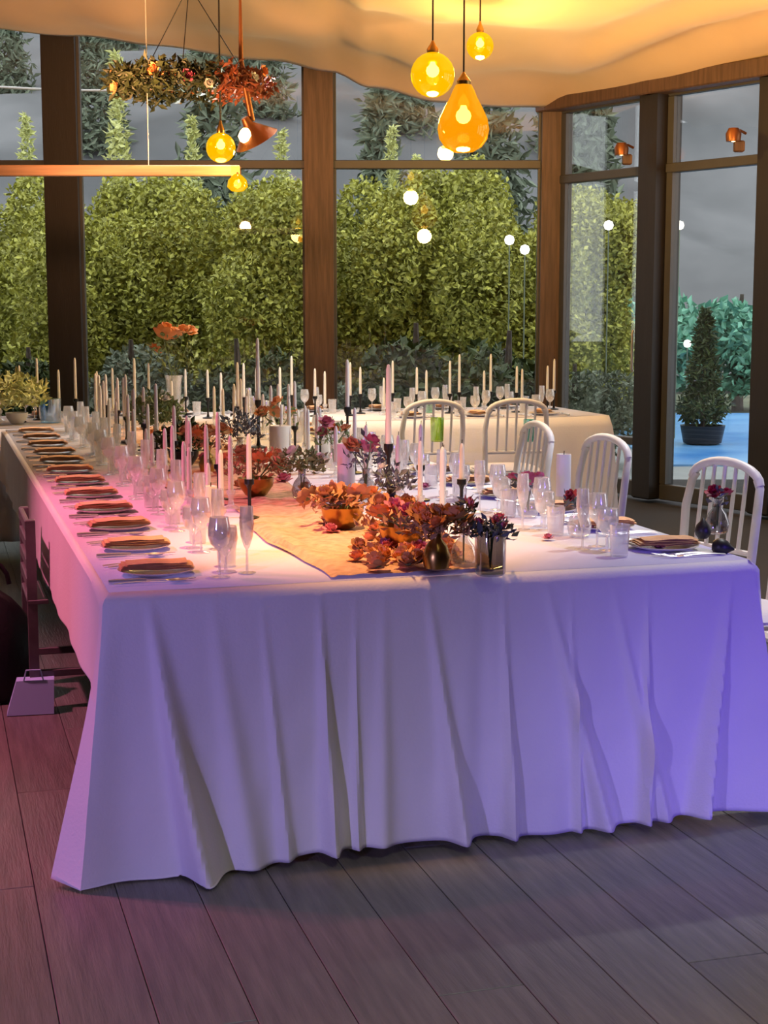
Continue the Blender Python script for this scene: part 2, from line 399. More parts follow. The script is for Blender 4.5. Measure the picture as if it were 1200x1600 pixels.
def cloth(name, label, u0, u1, v0, v1, drops, folds, seed, step=.008, rows=60, group=None):
    """drops: (front, right, back, left); perimeter skirt with folds plus flat top"""
    rnd = random.Random(seed)
    mb = MB(); path = []
    df, dr, db, dl = drops
    def sidep(p, q, nrm, d0, key):
        n = max(2, int((q-p).length/ (step if key in ('f',) else step*2.0)))
        for i in range(n): path.append((p.lerp(q, i/n), nrm, d0, key, (q-p).length*i/n, (q-p).length))
    P = lambda u, v: Vector((u, v))
    sidep(P(u0, v1), P(u0, v0), P(-1, 0), dl, 'l'); sidep(P(u0, v0), P(u1, v0), P(0, -1), df, 'f')
    sidep(P(u1, v0), P(u1, v1), P(1, 0), dr, 'r'); sidep(P(u1, v1), P(u0, v1), P(0, 1), db, 'b')
    N = len(path); 
    vs = []
    ph = [rnd.uniform(0, 6.3) for _ in range(6)]
    for i, (p, nrm, d, key, s, L) in enumerate(path):
        # blend drop and normal round the corners
        nn = nrm.copy(); corner = 0; dd = d
        for (cu, cv, kk) in ((u0, v0, 'lf'), (u1, v0, 'fr'), (u1, v1, 'rb'), (u0, v1, 'bl')):
            dist = abs(p.x-cu)+abs(p.y-cv)
            if dist < .30:
                ow = {'lf': (-1, -1), 'fr': (1, -1), 'rb': (1, 1), 'bl': (-1, 1)}[kk]
                k = (1-dist/.30)**1.6
                nn = (nn*(1-k*.5)+Vector((ow[0]*.95, ow[1]*.35))*(k*.9)); corner = max(corner, k)
                both = {'l': dl, 'f': df, 'r': dr, 'b': db}
                big = max(both[kk[0]], both[kk[1]])
                dd = d+(big-d)*max(0, 1-dist/.30)**.8 if d < big else d
        for j in range(rows+1):
            t = j/rows; drop = dd*t
            if j == 0: out = -.012
            elif j == 1: out = .004
            else: out = .010
            amp = (drop/.75)**1.25
            o = out+.035*amp+corner*.022*amp
            if key == 'f' or corner > 0:
                for (c0, c1, hgt, wid) in folds:
                    cc = c0+(c1-c0)*t
                    sc = s if key == 'f' else (-9 if key != 'l' else s-L)
                    o += hgt*amp*math.exp(-((sc-cc)/(wid*(.35+.65*t)))**2)
            if key in 'lr' or key == 'b':
                o += .012*amp*math.sin(s*9+ph[0])+.008*amp*math.sin(s*17+ph[1])
            else:
                o += .004*amp*math.sin(s*23+ph[2]+t*2)+.014*amp*noise.noise(Vector((s*5.5, t*2.2, 4)))+.005*amp*noise.noise(Vector((s*16, t*6, 9)))
            z = TZ-.004-drop if j else TZ
            if key == 'f': z += .010*t*math.sin(s*6+ph[3])+.020*t*min(1, max(0, (s-.3)*4))
            z = max(z, .006+.002*math.sin(s*40))
            q = p+nn*o
            w_ = T(q.x, q.y, z); vs.append(tuple(w_))
    fs = []
    for i in range(N):
        i2 = (i+1) % N
        for j in range(rows): fs.append((i*(rows+1)+j, i*(rows+1)+j+1, i2*(rows+1)+j+1, i2*(rows+1)+j))
    mb.add(vs, fs)
    # top
    mb.add([tuple(T(u0+.011, v0+.011, TZ)), tuple(T(u1-.011, v0+.011, TZ)), tuple(T(u1-.011, v1-.011, TZ)), tuple(T(u0+.011, v1-.011, TZ))], [(0, 1, 2, 3)])
    o = mb.build(name, 'cloth'); o.location = (0, 0, 0)
    sd = o.modifiers.new('thick', 'SOLIDIFY'); sd.thickness = .003; sd.offset = -1
    return tag(o, label, 'tablecloth', group)
FOLDS = [(.11, .24, .12, .035), (.27, .36, .04, .045), (.02, -.02, .05, .05), (.56, .58, .07, .022), (.74, .72, .03, .03), (.86, .95, .06, .028), (1.02, 1.02, -.03, .05),
         (1.08, 1.10, .045, .018), (1.20, 1.38, .065, .03), (1.40, 1.56, .045, .025), (1.52, 1.50, .05, .016), (1.78, 1.66, .075, .024), (1.86, 1.84, .06, .06), (.40, .46, .03, .02), (.66, .65, .03, .014), (1.28, 1.30, .03, .012)]
cloth('tablecloth', 'long white tablecloth hanging to the floor at its near end, lit violet', 0, W, 0, LEN, (.75, .30, .2, .30), FOLDS, 3)
cloth('tablecloth', 'white tablecloth on the cross table before the glazed wall', CU0, CU1, CV0, CV1, (.70, .30, .3, .3), [(i*.21+.1, i*.21+.12, .04, .04) for i in range(22)], 5, step=.04, rows=10)

# ------------------------------------------------------------------ gauze runner
def run(s, t):
    v = .03+5.3*t; cu = .80+.05*math.sin(v*1.9+.6)+.02*math.sin(v*5)
    hw = .23+.05*math.sin(v*3.1)+.03*noise.noise(Vector((v*3, s*2, 1)))
    u = cu+(s-.5)*2*hw
    h = .008+.012*abs(noise.noise(Vector((u*9, v*6, 3))))+.012*max(0, math.sin(u*38+3*math.sin(v*2.3)))*(.4+.6*noise.noise(Vector((v*2, u*4, 7)))**2)
    if v < .12: h *= .6
    return T(u, v, TZ+.004+max(0, h)*(1 if .04 < s < .96 else .3))
tag(MB().grid(run, 44, 220).build('table_runner', 'runner'), 'crumpled terracotta gauze runner along the middle of the long table', 'runner')

# ------------------------------------------------------------------ table ware meshes
def lathe_mesh(name, prof, m, seg=16): return MB().lathe(prof, seg).mesh(name, m)
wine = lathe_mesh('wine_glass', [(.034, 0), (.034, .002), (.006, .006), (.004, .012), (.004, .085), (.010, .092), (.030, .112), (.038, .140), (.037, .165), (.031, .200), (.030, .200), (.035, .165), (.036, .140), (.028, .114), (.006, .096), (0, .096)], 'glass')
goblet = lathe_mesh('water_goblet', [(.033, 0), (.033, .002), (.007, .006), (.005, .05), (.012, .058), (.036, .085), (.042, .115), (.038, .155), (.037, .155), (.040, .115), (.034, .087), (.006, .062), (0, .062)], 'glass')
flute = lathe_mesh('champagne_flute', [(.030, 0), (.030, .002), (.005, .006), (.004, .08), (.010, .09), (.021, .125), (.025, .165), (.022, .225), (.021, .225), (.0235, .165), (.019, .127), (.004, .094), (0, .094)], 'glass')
plate = lathe_mesh('dinner_plate', [(.06, 0), (.064, .002), (.080, .005), (.104, .013), (.106, .015), (.103, .015), (.079, .009), (.066, .005), (0, .005)], 'plate', 28)
def fork_mesh():
    mb = MB()
    def hand(s, t):
        y = .0+.135*t; w_ = .0065-.003*t if t < .85 else .0035+.004*(t-.85)/.15
        return ((s-.5)*2*w_, y, .006+.004*math.sin(t*3.1)-.003*(2*s-1)**2)
    mb.grid(hand, 3, 10)
    def head(s, t):
        y = .135+.028*t; w_ = .004+.007*math.sin(min(1, t*1.3)*1.57)
        return ((s-.5)*2*w_, y, .006-.003*math.sin(t*2))
    mb.grid(head, 3, 5)
    for k in range(4):
        x = -.0098+k*.0065
        mb.tube([(x, .161, .0035), (x, .18, .004), (x, .205, .009)], [.0019, .0018, .001], 5)
    return mb.mesh('fork', 'steel')
def knife_mesh():
    mb = MB(); mb.tube([(0, 0, .006), (0, .02, .006), (0, .08, .006), (0, .1, .006)], [.0055, .0066, .006, .0045], 8)
    out = [(-.004, .1), (.006, .1), (.0095, .13), (.0095, .19), (.004, .222), (-.003, .232), (-.005, .2)]
    n = len(out); vs = [(x, y, .0066) for x, y in out]+[(x, y, .0046) for x, y in out]
    mb.add(vs, [tuple(range(n)), tuple(range(2*n-1, n-1, -1))]+[(i, i+n, (i+1) % n+n, (i+1) % n) for i in range(n)])
    return mb.mesh('knife', 'steel')
def spoon_mesh():
    mb = MB()
    mb.grid(lambda s, t: ((s-.5)*2*(.006-.003*t), .14*t, .005+.004*math.sin(t*3.1)), 2, 8)
    def bowl(s, t):
        a = 2*math.pi*s; return (.019*t*math.cos(a), .168+.031*t*math.sin(a), .002+.008*t*t)
    mb.grid(bowl, 16, 4)
    return mb.mesh('spoon', 'steel')
fork, knife, spoon = fork_mesh(), knife_mesh(), spoon_mesh()
for me in (fork, spoon): pass
def napkin_mesh():
    mb = MB()
    for k, (w_, l) in enumerate(((.095, .20), (.09, .19), (.084, .165))):
        def f(s, t, w_=w_, l=l, k=k): 
            return ((s-.5)*w_, (t-.5)*l, .004+k*.006+.004*math.sin(s*math.pi)+.0015*math.sin(t*9+k*2))
        mb.grid(f, 6, 8)
        mb.grid(lambda s, t, f=f: tuple(Vector(f(1-s, t))-Vector((0, 0, .0045))), 6, 8)
    return mb.mesh('napkin', 'napkin')
nap = napkin_mesh()

def place(c, rz, where, group, n_glass=3, detail=True):
    """one place setting at table edge point c; local +y points into the table"""
    Rm = Matrix.Rotation(rz, 3, 'Z')
    def put(name, me, x, y, z, cat, desc, r=0):
        p = c+Rm @ Vector((x, y, z)); o = obj(name, me, None, p, rz+r)
        tag(o, desc+' '+where, cat, group[cat] if cat in group else cat+'s '+group['']); return o
    j = lambda s: random.uniform(-s, s)
    put('dinner_plate', plate, 0, .165, TZ+.002, 'plate', 'pale grey plate')
    put('napkin', nap, j(.01), .165, TZ+.020, 'napkin', 'folded peach napkin', R(j(6)))
    put('fork', fork, -.125, .045+j(.01), TZ+.001, 'fork', 'inner steel fork', R(j(2)))
    put('fork', fork, -.152, .035+j(.01), TZ+.001, 'fork', 'outer steel fork', R(j(2)))
    put('knife', knife, .125, .03+j(.01), TZ+.001, 'knife', 'steel table knife', R(j(2)))
    put('spoon', spoon, .155, .04+j(.01), TZ+.001, 'spoon', 'steel spoon', R(j(2)))
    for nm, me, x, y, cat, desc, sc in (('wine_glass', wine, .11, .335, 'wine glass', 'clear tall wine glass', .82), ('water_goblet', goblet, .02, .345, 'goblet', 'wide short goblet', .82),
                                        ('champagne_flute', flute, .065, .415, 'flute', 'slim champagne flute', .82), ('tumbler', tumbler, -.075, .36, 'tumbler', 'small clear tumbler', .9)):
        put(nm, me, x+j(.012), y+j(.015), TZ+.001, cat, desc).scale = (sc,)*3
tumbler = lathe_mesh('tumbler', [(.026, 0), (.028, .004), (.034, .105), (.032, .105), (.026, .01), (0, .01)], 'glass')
N_SET = 12
for i in range(N_SET):
    v = .25+.445*i
    place(T(0, v), TH-R(90), 'at the %s place on the long table’s left side' % ORD[i], {'': 'down the left side'})
    place(T(W, v), TH+R(90), 'at the %s place on the long table’s right side' % ORD[i], {'': 'down the right side'})
for i in range(9):
    u = CU0+.32+.47*i
    if i > 5: place(T(u, CV0), TH, 'at the %s place on the cross table’s near side' % LEFTORD[i-6], {'': 'along the near side of the cross table'})
    place(T(u, CV1), TH+R(180), 'at the %s place on the cross table’s far side' % LEFTORD[i], {'': 'along the far side of the cross table'})

# ------------------------------------------------------------------ candles
def taper_mesh(h, r=.0092):
    mb = MB().lathe([(r*1.0, 0), (r*.98, h*.5), (r*.85, h-.02), (r*.5, h-.004), (.0, h)], 10)
    mb.tube([(0, 0, h-.006), (.001, 0, h+.012)], .0013, 4, 1); return mb.mesh('taper_candle', ['wax', 'wick'])
def pillar_mesh(r, h):
    mb = MB().lathe([(r*.97, 0), (r, .004), (r, h-.004), (r*.94, h), (r*.75, h-.006), (0, h-.008)], 20)
    mb.tube([(0, 0, h-.01), (.001, 0, h+.012)], .0016, 4, 1); return mb.mesh('pillar_candle', ['wax', 'wick'])
tapers = [taper_mesh(h) for h in (.14, .17, .21)]; tapers_far = [taper_mesh(h) for h in (.20, .24, .28)]
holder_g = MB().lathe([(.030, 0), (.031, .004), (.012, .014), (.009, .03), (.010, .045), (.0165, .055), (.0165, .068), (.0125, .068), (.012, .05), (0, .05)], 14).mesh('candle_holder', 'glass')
holder_d = MB().lathe([(.036, 0), (.036, .005), (.010, .012), (.006, .03), (.006, .10), (.010, .112), (.0165, .118), (.0165, .135), (.0125, .135), (.012, .118), (0, .118)], 14).mesh('candle_holder', 'darkmetal')
holder_t = MB().lathe([(.045, 0), (.045, .006), (.012, .014), (.007, .04), (.006, .20), (.012, .215), (.0165, .225), (.0165, .245), (.0125, .245), (.012, .228), (0, .228)], 14).mesh('candle_holder', 'darkmetal')
def candle(p, me, hold, hz, lab, hlab, group):
    o = obj('candle_holder', hold, None, p)
    kind = 'low glass' if hold is holder_g else 'dark metal'
    tag(o, '%s holder of the %s' % (kind, hlab), 'candle holder', 'holders of the '+group)
    tag(obj('taper_candle', me, None, (p.x, p.y, p.z+hz)), lab, 'candle', group)
rr = random.Random(11)
cz = TZ+.012
for side_name, cu in (('left', .55), ('right', 1.29)):
    n = 0
    v = 1.05 if side_name == 'left' else .95
    while v < 5.4 and n < 38:
        u = cu+(.055 if n % 2 else -.055)+rr.uniform(-.02, .02)
        dk = n % 4 == 1
        candle(T(u, v, TZ+.002 if abs(u-.8) > .3 else cz), rr.choice(tapers if v < 3.2 else tapers_far), holder_d if dk else holder_g, .12 if dk else .052, 'slim white taper candle %s of the runner, %s along the table' % (side_name, ORD[n]), '%s taper %s of the runner' % (ORD[n], side_name), 'white taper candles beside the runner')
        v += rr.uniform(.11, .15); n += 1
for i in range(36):
    u = CU0+.15+i*.12
    candle(T(u, (CV0+CV1)/2+(.09 if i % 2 else -.09)+rr.uniform(-.03, .03), TZ+.002), rr.choice(tapers_far), holder_d if i % 3 else holder_g, .12 if i % 3 else .052, 'slim white taper candle on the cross table, %s from the left' % LEFTORD[i].replace('leftmost', 'first'), '%s taper along the cross table' % LEFTORD[i].replace('leftmost', 'first'), 'white taper candles on the cross table')
# tall singled-out tapers
tall = taper_mesh(.29, .010); taller = taper_mesh(.33, .010); tallm = taper_mesh(.24, .010)
for px, py, me, lab in ((607, 803, tall, 'tallest white taper candle, standing in a dark stick among the copper blooms'),
                        (404, 700, taller, 'very tall white taper candle right of the green sprays'),
                        (543, 716, tallm, 'tall white taper candle behind the white pillar candle')):
    candle(on(px, py, cz), me, holder_t, .23, lab, lab.replace('very tall white taper', 'tall').replace('tallest white taper', 'tallest').replace('tall white taper', 'tall').replace(', standing in a dark stick', ''), 'tall white taper candles')
for px, py, r, h, lab in ((541, 775, .034, .20, 'thick white pillar candle in the middle of the flower runner'),
                          (438, 722, .05, .17, 'broad white pillar candle behind the rust blooms'),
                          (330, 815, .022, .12, 'small white pillar candle by the left glasses'),
                          (505, 715, .04, .14, 'short white pillar candle right of the green-and-white bouquet'),
                          (880, 775, .028, .16, 'white pillar candle among the right hand glasses')):
    tag(obj('pillar_candle', pillar_mesh(r, h), None, on(px, py, TZ+.014)), lab, 'candle', 'white pillar candles')

# ------------------------------------------------------------------ flowers
def petal(mb, ang, tilt, ln, wd, z0, r0, mi=0, curl=.25):
    ca, sa = math.cos(ang), math.sin(ang)
    def f(s, t):
        x = (s-.5)*2*wd*math.sin(math.pi*(.12+.80*t))
        up = tilt+curl*t
        y = r0+ln*t*math.cos(up); z = z0+ln*t*math.sin(up)-abs(s-.5)*wd*.25*-1
        return (y*ca-x*sa, y*sa+x*ca, z)
    mb.grid(f, 2, 3, mi)
def bloom_mesh(m, r=.03, seed=0):
    rd = random.Random(seed); mb = MB()
    mb.lathe([(0, -.004), (r*.25, 0), (r*.3, r*.25), (0, r*.5)], 8, mi=1)
    for ring, (n, tilt, ln) in enumerate(((6, .05, 1.0), (6, .5, .85), (5, .95, .7), (4, 1.25, .55))):
        for k in range(n):
            petal(mb, 2*math.pi*(k+.5*(ring % 2))/n+rd.uniform(-.15, .15), tilt+rd.uniform(-.12, .12), r*ln, r*.42, r*.08*ring, r*.08)
    return mb.mesh('bloom', [m, 'leafs'])
BL = {m: [bloom_mesh(m, 1.0, i) for i in range(2)] for m in ('rust', 'orange', 'peach', 'pink', 'rose', 'white', 'red')}
def leaf_cloud(n, fn, size, m, name='foliage', seed=0, slim=.45, emin=-.9):
    rd = random.Random(seed); vs = []; fs = []
    for _ in range(n):
        p = Vector(fn(rd)); a = rd.uniform(0, 6.283); e = rd.uniform(emin, 1.2); s = size*rd.uniform(.6, 1.3)
        d = Vector((math.cos(a)*math.cos(e), math.sin(a)*math.cos(e), math.sin(e)))
        q = d.cross(Vector((rd.uniform(-1, 1), rd.uniform(-1, 1), rd.uniform(-1, 1)))).normalized()*s*slim
        o = len(vs); nrm = d.cross(q).normalized()*s*.12
        vs += [tuple(p), tuple(p+d*s*.5+q*.5+nrm), tuple(p+d*s), tuple(p+d*s*.5-q*.5+nrm)]
        fs += [(o, o+1, o+2), (o, o+2, o+3)]
    return MB().add(vs, fs).mesh(name, m, False)
def spray_mesh(m, n, rad, h, size, seed):
    def fn(rd):
        a = rd.uniform(0, 6.283); r = rad*math.sqrt(rd.random()); return (r*math.cos(a), r*math.sin(a), h*(.25+.75*rd.random())*(1-.4*r/rad))
    return leaf_cloud(n, fn, size, m, 'leaves', seed, .45, -.05)
VASE = {
    'bud': [(.022, 0), (.034, .006), (.040, .035), (.030, .065), (.014, .085), (.014, .105), (.019, .115), (.016, .115), (.011, .10), (0, .09)],
    'jar': [(.036, 0), (.042, .006), (.043, .11), (.041, .118), (.038, .118), (.039, .02), (0, .015)],
    'bowl': [(.03, 0), (.04, .004), (.065, .04), (.07, .07), (.064, .07), (.058, .04), (0, .012)],
    'tall': [(.05, 0), (.055, .01), (.045, .12), (.05, .24), (.06, .28), (.055, .28), (.044, .24), (0, .03)],
}
def bouquet(name, label, p, vase, vm, blooms, leaf, nleaf, spread, height, group='flower arrangements on the long table', lsize=.03, seed=0, cat='flowers'):
    rd = random.Random(seed); t = thing(name, label, cat, p, rd.uniform(0, 6), group)
    prof_ = VASE[vase]; vh = max(z for _, z in prof_)
    MB().lathe(prof_, 18).build('vase', vm, t)
    n = len(blooms); st = MB()
    for i, (m, r) in enumerate(blooms):
        a = i*2.4+rd.uniform(-.3, .3); q = spread*math.sqrt((i+.3)/n)
        z = vh+(height-vh)*(.55+.45*rd.random())*(1-.25*q/spread)
        e = Vector((q*math.cos(a), q*math.sin(a), z))
        st.tube([(0, 0, .02), (e.x*.2, e.y*.2, vh), (e.x*.7, e.y*.7, vh+(z-vh)*.6), e], .0022, 5)
        obj('bloom', BL[m][i % 2], t, e, rot=(rd.uniform(-.7, .7)-.25*math.sin(a), rd.uniform(-.7, .7)+.35*math.cos(a), a), scale=r)
    if n: st.build('stems', 'leafs', t)
    if nleaf:
        lm = spray_mesh(leaf, nleaf, spread*1.1, height-vh*.6, lsize, seed)
        obj('leaves', lm, t, (0, 0, vh*.7))
    return t
zz = TZ+.016
bouquet('vase_of_flowers', 'tall green spray with pale leaves left of the rust blooms', on(245, 700, zz), 'bud', 'ceramic', [('white', .03)]*3, 'leafs', 420, .12, .30, seed=1, lsize=.045)
bouquet('vase_of_flowers', 'dark evergreen spray in a low bowl beside the rust blooms', on(287, 728, zz), 'bowl', 'darkmetal', [], 'leafd', 480, .10, .20, seed=2, lsize=.045, cat='plant')
bouquet('vase_of_flowers', 'round cluster of rust blooms next to the dark evergreen spray', on(325, 738, zz), 'bud', 'brass', [('rust', .045), ('orange', .04), ('rust', .045), ('peach', .04), ('rust', .04), ('orange', .035), ('rust', .04)], 'leafr', 90, .10, .19, seed=3)
bouquet('vase_of_flowers', 'rust dried bouquet in front of the broad white pillar candle', on(400, 775, zz), 'bowl', 'brass', [('rust', .045), ('rust', .05), ('peach', .04), ('rust', .04), ('orange', .035), ('rust', .045), ('peach', .035), ('rust', .04)], 'leafr', 200, .13, .17, seed=4)
bouquet('vase_of_flowers', 'grey-green bouquet with a white bloom in the middle of the runner', on(472, 780, zz), 'bud', 'smoke', [('white', .035), ('white', .03)], 'leafs', 260, .085, .19, seed=5)
bouquet('vase_of_flowers', 'blue-grey dried foliage behind the rust blooms', on(375, 722, zz), 'bud', 'smoke', [], 'leafgrey', 260, .09, .24, seed=6, cat='plant')
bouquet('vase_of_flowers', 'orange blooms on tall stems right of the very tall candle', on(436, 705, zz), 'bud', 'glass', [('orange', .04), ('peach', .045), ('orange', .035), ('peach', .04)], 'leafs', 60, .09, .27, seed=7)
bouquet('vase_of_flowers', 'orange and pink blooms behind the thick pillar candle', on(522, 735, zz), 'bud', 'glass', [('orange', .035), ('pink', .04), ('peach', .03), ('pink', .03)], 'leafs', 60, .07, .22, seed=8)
bouquet('vase_of_flowers', 'deep pink and dusty pink blooms right of the thick pillar candle', on(572, 780, zz), 'bud', 'smoke', [('pink', .04), ('rose', .035), ('pink', .035), ('peach', .04)], 'leafgrey', 90, .075, .24, seed=9)
bouquet('vase_of_flowers', 'copper blooms low on the runner between the two candles', on(535, 825, zz), 'bowl', 'brass', [('rust', .045), ('peach', .045), ('rust', .05), ('rust', .045), ('peach', .035), ('rust', .04)], 'leafr', 160, .12, .12, seed=10)
bouquet('vase_of_flowers', 'blue-grey sprig beside the tallest candle', on(612, 815, zz), 'bud', 'darkmetal', [('white', .02)], 'leafgrey', 130, .055, .19, seed=11, cat='plant')
bouquet('vase_of_flowers', 'pink and copper blooms massed near the front of the runner', on(628, 856, zz), 'bowl', 'brass', [('pink', .035), ('rose', .04), ('rust', .045), ('orange', .04), ('pink', .035), ('rust', .045), ('peach', .03), ('rose', .03)], 'leafr', 150, .12, .13, seed=12)
bouquet('vase_of_flowers', 'copper dried blooms at the front edge of the table', on(682, 890, zz), 'bud', 'brass', [('rust', .04), ('peach', .035), ('rust', .045), ('peach', .04), ('orange', .03), ('rust', .035)], 'leafr', 160, .09, .15, seed=13)
bouquet('vase_of_flowers', 'smoky glass jar of dark foliage and pink buds at the front edge', on(766, 898, TZ+.002), 'jar', 'smoke', [('pink', .02), ('rose', .018), ('pink', .016)], 'leafgrey', 130, .055, .15, seed=14)
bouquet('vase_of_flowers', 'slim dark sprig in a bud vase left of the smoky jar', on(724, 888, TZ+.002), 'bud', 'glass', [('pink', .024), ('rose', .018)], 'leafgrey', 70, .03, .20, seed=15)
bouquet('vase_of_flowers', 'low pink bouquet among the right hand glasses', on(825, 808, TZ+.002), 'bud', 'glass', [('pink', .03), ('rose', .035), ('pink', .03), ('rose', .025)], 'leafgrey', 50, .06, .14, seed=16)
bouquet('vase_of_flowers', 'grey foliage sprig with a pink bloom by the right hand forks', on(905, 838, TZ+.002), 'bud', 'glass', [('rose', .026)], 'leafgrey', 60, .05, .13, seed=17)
bouquet('vase_of_flowers', 'tall orange bouquet on green stems on the cross table', T(1.12, 6.17, TZ+.002), 'tall', 'glass', [('orange', .07), ('orange', .065), ('peach', .06), ('orange', .06), ('orange', .07), ('peach', .05), ('orange', .055)], 'leafs', 120, .15, .66, group='flower arrangements on the cross table', seed=18, lsize=.05)
bouquet('vase_of_flowers', 'bushy green plant at the left end of the cross table', T(.10, 5.95, TZ+.002), 'bowl', 'ceramic', [], 'leafl', 500, .17, .34, group='flower arrangements on the cross table', seed=19, lsize=.055, cat='plant')
# loose blooms lying on the runner and the cloth
loose = []
rd = random.Random(21)
for i in range(28):
    v = .75+i*.16; loose.append((T(.86+rd.uniform(-.13, .20), v, TZ+.022), rd.choice(['rust', 'rust', 'rust', 'peach', 'orange', 'pink']), rd.uniform(.026, .040)))
for i, (p, m, r) in enumerate(loose):
    col = {'rust': 'rust', 'peach': 'peach', 'orange': 'orange', 'pink': 'dusty pink'}[m]
    tag(obj('loose_bloom', BL[m][i % 2], None, p, rot=(rd.uniform(-.3, .3), rd.uniform(-.3, .3), rd.uniform(0, 6)), scale=r), '%s bloom lying on the runner, %s from the front edge' % (col, ORD[i]), 'flower', 'loose blooms along the runner')
heap = []
while len(heap) < 30:
    px, py = rd.uniform(560, 715), rd.uniform(815, 905)
    p = on(px, py, TZ+.024)
    if all((p-q).length > .05 for q, _, _ in heap) and uv(p)[1] > .05 and py > 815+(px-560)*.25: heap.append((p, rd.choice(['rust', 'rust', 'peach', 'rust', 'orange', 'pink']), rd.uniform(.03, .042)))
    elif rd.random() < .002: break
heap.sort(key=lambda q: q[0].x/q[0].y)
for i, (p, m, r) in enumerate(heap):
    tag(obj('loose_bloom', BL[m][i % 2], None, p, rot=(rd.uniform(-.5, .3), rd.uniform(-.4, .4), rd.uniform(0, 6)), scale=r), '%s bloom heaped at the front of the runner, %s from the left' % ({'pink': 'dusty pink'}.get(m, m), LEFTORD[i].replace('leftmost', 'first')), 'flower', 'blooms heaped at the runner front')
for px, py, m, r, lab in ((1030, 856, 'pink', .022, 'small pink bloom beside the cutlery at the right front corner'), (856, 842, 'pink', .02, 'small pink bloom on bare cloth right of the smoky jar'),
                          (664, 762, 'pink', .024, 'small pink bloom on bare cloth beyond the tallest candle'), (780, 812, 'rose', .028, 'deep pink bloom left of the low pink bouquet'),
                          (921, 828, 'rose', .024, 'deep pink bloom below the right hand glasses')):
    tag(obj('loose_bloom', BL[m][0], None, on(px, py, TZ+.006), scale=r), lab, 'flower', 'loose blooms on the cloth')
# dark figs and red bloom at right front
figm = MB().lathe([(0, 0), (.014, .002), (.024, .014), (.027, .028), (.021, .044), (.010, .056), (.004, .066), (0, .068)], 16).mesh('fig', 'fig')
tag(obj('fig', figm, None, on(1098, 842, TZ+.002), scale=1.0), 'black fig standing upright near the right front setting', 'fig', 'black figs')
f2 = obj('fig', figm, None, on(1112, 852, TZ+.024), rot=(0, R(98), R(-15)), scale=1.0); tag(f2, 'black fig lying on its side near the right front setting', 'fig', 'black figs')
bouquet('vase_of_flowers', 'single crimson bloom in a bud vase behind the black figs', on(1120, 834, TZ+.002), 'bud', 'smoke', [('red', .03), ('red', .022)], 'leafgrey', 14, .035, .135, seed=33)
# coloured glass pieces
def votive(name, lab, p, m, r, h):
    tag(MB().lathe([(r*.8, 0), (r*.9, .004), (r, h), (r*.94, h), (r*.84, .01), (0, .01)], 16).build(name, m, loc=p), lab, 'votive', 'coloured glass votives')
votive('votive_glass', 'lime green glass votive right of the tallest candle', on(683, 690, TZ+.002), 'lime', .038, .13)
votive('votive_glass', 'teal glass votive in front of the white chairs', on(826, 690, TZ+.002), 'teal', .03, .12)
votive('votive_glass', 'small teal glass votive on the cross table', T(2.9, 6.2, TZ+.002), 'teal', .035, .09)
votive('votive_glass', 'sky blue glass jar at the left end of the cross table', T(.31, 6.0, TZ+.002), 'blueglass', .07, .15)

# ------------------------------------------------------------------ white arched chairs
def make_chair():
    t = thing('banquet_chair', '', 'chair')
    # local: seat faces +y, back at y=-.2
    def seat(s, tt):
        a = 2*math.pi*s; r = tt
        x = .21*r*math.copysign(abs(math.cos(a))**.7, math.cos(a)); y = .20*r*math.copysign(abs(math.sin(a))**.7, math.sin(a))
        return (x, y, .475-.012*(tt > .97)+.012*(1-r*r))
    MB().grid(seat, 24, 6).build('cushion', 'cushion', t)
    MB().box((0, 0, .445), (.42, .40, .035), bev=.012).build('seat', 'chair', t)
    for sx in (-1, 1):
        MB().tube([(sx*.18, .17, 0), (sx*.185, .175, .44)], [.013, .018], 10).build('leg', 'chair', t)
        MB().tube([(sx*.18, -.22, 0), (sx*.19, -.19, .44), (sx*.20, -.215, .72), (sx*.19, -.235, .82), (sx*.17, -.24, .85)], [.013, .018, .017, .016, .016], 10).build('leg', 'chair', t)
        MB().tube([(sx*.182, .17, .18), (sx*.185, -.21, .18)], .009, 8).build('stretcher', 'chair', t)
    arch = [(.19*math.cos(a), -.235-.004*math.sin(a), .83+.075*math.sin(a)) for a in [math.pi*k/12 for k in range(13)]]
    MB().tube(arch, .017, 10).build('top_rail', 'chair', t)
    MB().tube([(-.195, -.2, .58), (.195, -.2, .58)], .011, 8).build('lower_rail', 'chair', t)
    for x in (-.12, -.06, 0, .06, .12):
        zt_ = .83+.075*math.sqrt(max(0, 1-(x/.19)**2))
        MB().tube([(x, -.2, .58), (x, -.236, zt_)], .008, 8).build('spindle', 'chair', t)
    MB().tube([(-.18, .17, .24), (.18, .17, .24)], .009, 8).build('stretcher', 'chair', t)
    return t
ch0 = make_chair()
spots = [(T(W+.40, .12), TH+R(90-6), 'nearest'), (T(W+.30, .66), TH+R(90-14), 'second'), (T(W+.36, 1.2), TH+R(90+12), 'third'), (T(W+.38, 2.35), TH+R(90+6), 'fourth'), (T(W+.38, 3.2), TH+R(90), 'fifth')]
first = True
for p, rz, n in spots:
    c_ = ch0 if first else copy_tree(ch0); first = False
    c_.location = p; c_.rotation_euler = (0, 0, rz)
    tag(c_, 'white chair with arched spindle back, %s along the long table’s right side' % n, 'chair', 'white arched chairs')
for k, (u, dv, a) in enumerate(((2.55, .30, 2), (3.10, .36, -4))):
    c_ = copy_tree(ch0); c_.location = T(u, CV0-dv); c_.rotation_euler = (0, 0, TH+R(a))
    tag(c_, 'white chair with arched spindle back, %s before the cross table' % ['left', 'right'][k]+' one', 'chair', 'white arched chairs')

